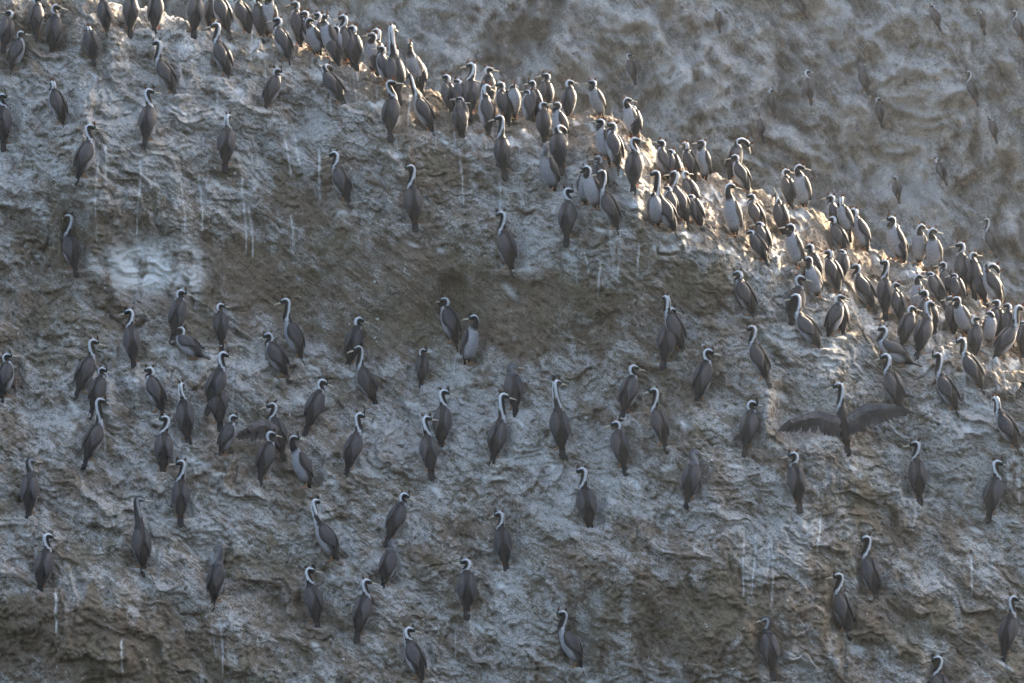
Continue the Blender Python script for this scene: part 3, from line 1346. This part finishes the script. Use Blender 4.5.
# loose lumps on the flatter shelf
flat = sstep(0.75, 1.2, cot)
Zl = Z + flat * (0.075 * (ridged(X * 3.2, Y * 3.2, 3, 115) - 0.6) + 0.035 * fbm(X * 11, Y * 11, 3, 117))
Zb = Zl[-1:, :] + 0 * tb - (tb ** 1.5) * 6.5 + 0.10 * fbm(Xb * 4.0, tb * 26 + 0 * Xb, 4, 95) * np.minimum(1, tb * 14)
Yb = Y[-1:, :] + 0.25 * tb ** 0.5 + tb * 5.5
full_X = np.concatenate([X, Xb])
full_Y = np.concatenate([Y, Yb])
full_Z = np.concatenate([Zl, Zb])
st_f = np.stack([dens, streak, shelf, np.ones_like(X)], -1)
st_b = np.repeat(st_f[-1:], NB, 0)
st_b[..., 1] = 0
def relief_attr(xa, za, sc, ang, seed):
    c_, s_ = math.cos(math.radians(ang)), math.sin(math.radians(ang))
    u_ = (xa * c_ - za * s_) * sc * 0.42
    v_ = (xa * s_ + za * c_) * sc
    br = 0.5 + 0.42 * fbm(xa * 1.6 * sc, za * 1.6 * sc, 4, seed)
    ns = 0.5 + 0.40 * fbm(u_ * 6, v_ * 6, 5, seed + 7, 0.68)
    one = np.ones_like(xa)
    return np.stack([br, ns, one, one], -1)


rel_f = relief_attr(X, Z, 1.0, 38, 111)
build_field('rock_slope', full_X, full_Y, full_Z, np.concatenate([st_f, st_b]), M_ROCK, np.concatenate([rel_f, np.repeat(rel_f[-1:], NB, 0)]))
bd = np.clip(0.80 + 0.45 * fbm(BX * 0.4, BZ * 0.4, 4, 97) + 0.9 * (ridged((BU + bw) * 0.32, (BV + bw) * 0.85, 4, 77) - 0.62), 0, 1.15)
bs = 0.0 * BX
build_field('back_cliff', BX, BY, BZ, np.stack([bd, bs, bs, bs + 1], -1), M_BACK, relief_attr(BX, BZ, 0.62, 58, 131))

# sunlit sea air between the camera and the far cliff
HAZE = 0.0002
hx0, hx1, hy0, hy1, hz0, hz1 = -16, 17, -43, 36, -10, 10.5
me = bpy.data.meshes.new('haze')
me.from_pydata([(x, y, z) for x in (hx0, hx1) for y in (hy0, hy1) for z in (hz0, hz1)], [],
               [(0, 1, 3, 2), (4, 6, 7, 5), (0, 4, 5, 1), (2, 3, 7, 6), (0, 2, 6, 4), (1, 5, 7, 3)])
m_haze = bpy.data.materials.new('sea_air')
m_haze.use_nodes = True
hn = m_haze.node_tree.nodes
hn.remove(hn['Principled BSDF'])
pv = hn.new('ShaderNodeVolumePrincipled')
pv.inputs['Color'].default_value = (0.82, 0.90, 1.0, 1)
pv.inputs['Density'].default_value = HAZE
pv.inputs['Anisotropy'].default_value = 0.8
m_haze.node_tree.links.new(pv.outputs[0], hn['Material Output'].inputs['Volume'])
me.materials.append(m_haze)
haze = bpy.data.objects.new('haze', me)
col.objects.link(haze)
haze['kind'] = 'stuff'
haze['label'] = 'thin pale sunlit sea air in front of the far cliff'
haze['category'] = 'haze'

# ------------------------------------------------------------------ build the birds, name and describe each
ORD = ['first', 'second', 'third', 'fourth', 'fifth', 'sixth', 'seventh', 'eighth', 'ninth', 'tenth', 'eleventh', 'twelfth', 'thirteenth',
       'fourteenth', 'fifteenth', 'sixteenth', 'seventeenth', 'eighteenth']
rank = {}
for zn in {b['zone'] for b in BIRDS}:
    members = sorted((i for i, b in enumerate(BIRDS) if b['zone'] == zn), key=lambda i: BIRDS[i]['hx'])
    for r, i in enumerate(members):
        rank[i] = ORD[r]
SPECIAL = {
    (840, 383): 'cormorant with both dark wings spread wide to dry on the right slope',
    (272, 403): 'cormorant stretching one dark wing out to the left in the huddle',
    (422, 350): 'small dark short-necked cormorant standing below the dark hollow',
    (329, 66): 'cormorant preening with neck arched over, below the second ridge bunch',
    (408, 70): 'cormorant leaning left with bill pointed up, at the third ridge bunch',
    (776, 190): 'thin cormorant with bill pointed up in the eighth ridge bunch',
    (886, 327): 'crouching cormorant with level body and tail out, right of the ridge',
    (181, 327): 'crouching cormorant with level body and cocked tail beside the pale stained rock',
}
for (idx, b, p, rot, sc, gs, e, dpsi, pitch, rnd) in placed:
    mw = Matrix.Translation(p + Vector((0, -0.22 if b['back'] else 0.012, 0.02 if b['back'] else -0.004))) @ rot.to_4x4() @ Matrix.Diagonal((sc, sc * rnd.uniform(0.94, 1.08), sc, 1))
    o = build_cormorant(b, idx, mw, gs, e, dpsi, pitch, rnd)
    ay = abs(b['yaw'])
    view = 'grey-backed' if ay <= 35 else ('pale-breasted' if ay >= 95 else 'side-on')
    if b['style'] in 'pk':
        view = 'plain pale-necked' if b['style'] == 'p' else 'plain dark-necked'
    if b['style'] == 'h':
        view = 'hunched'
    if b['style'] == 'b':
        view = 'bowing'
    look = {'L': 'looking left', 'R': 'looking right', 'l': 'looking away', 'r': 'looking away', 'F': 'looking ahead'}[b['head']]
    o['label'] = SPECIAL.get((int(b['hx']), int(b['hy'])), '%s cormorant %s, %s from left %s' % (view, look, rank[idx], b['zone']))
    o['category'] = 'cormorant'
    o['group'] = 'cormorants standing on the cliff'
print('birds', len(placed))
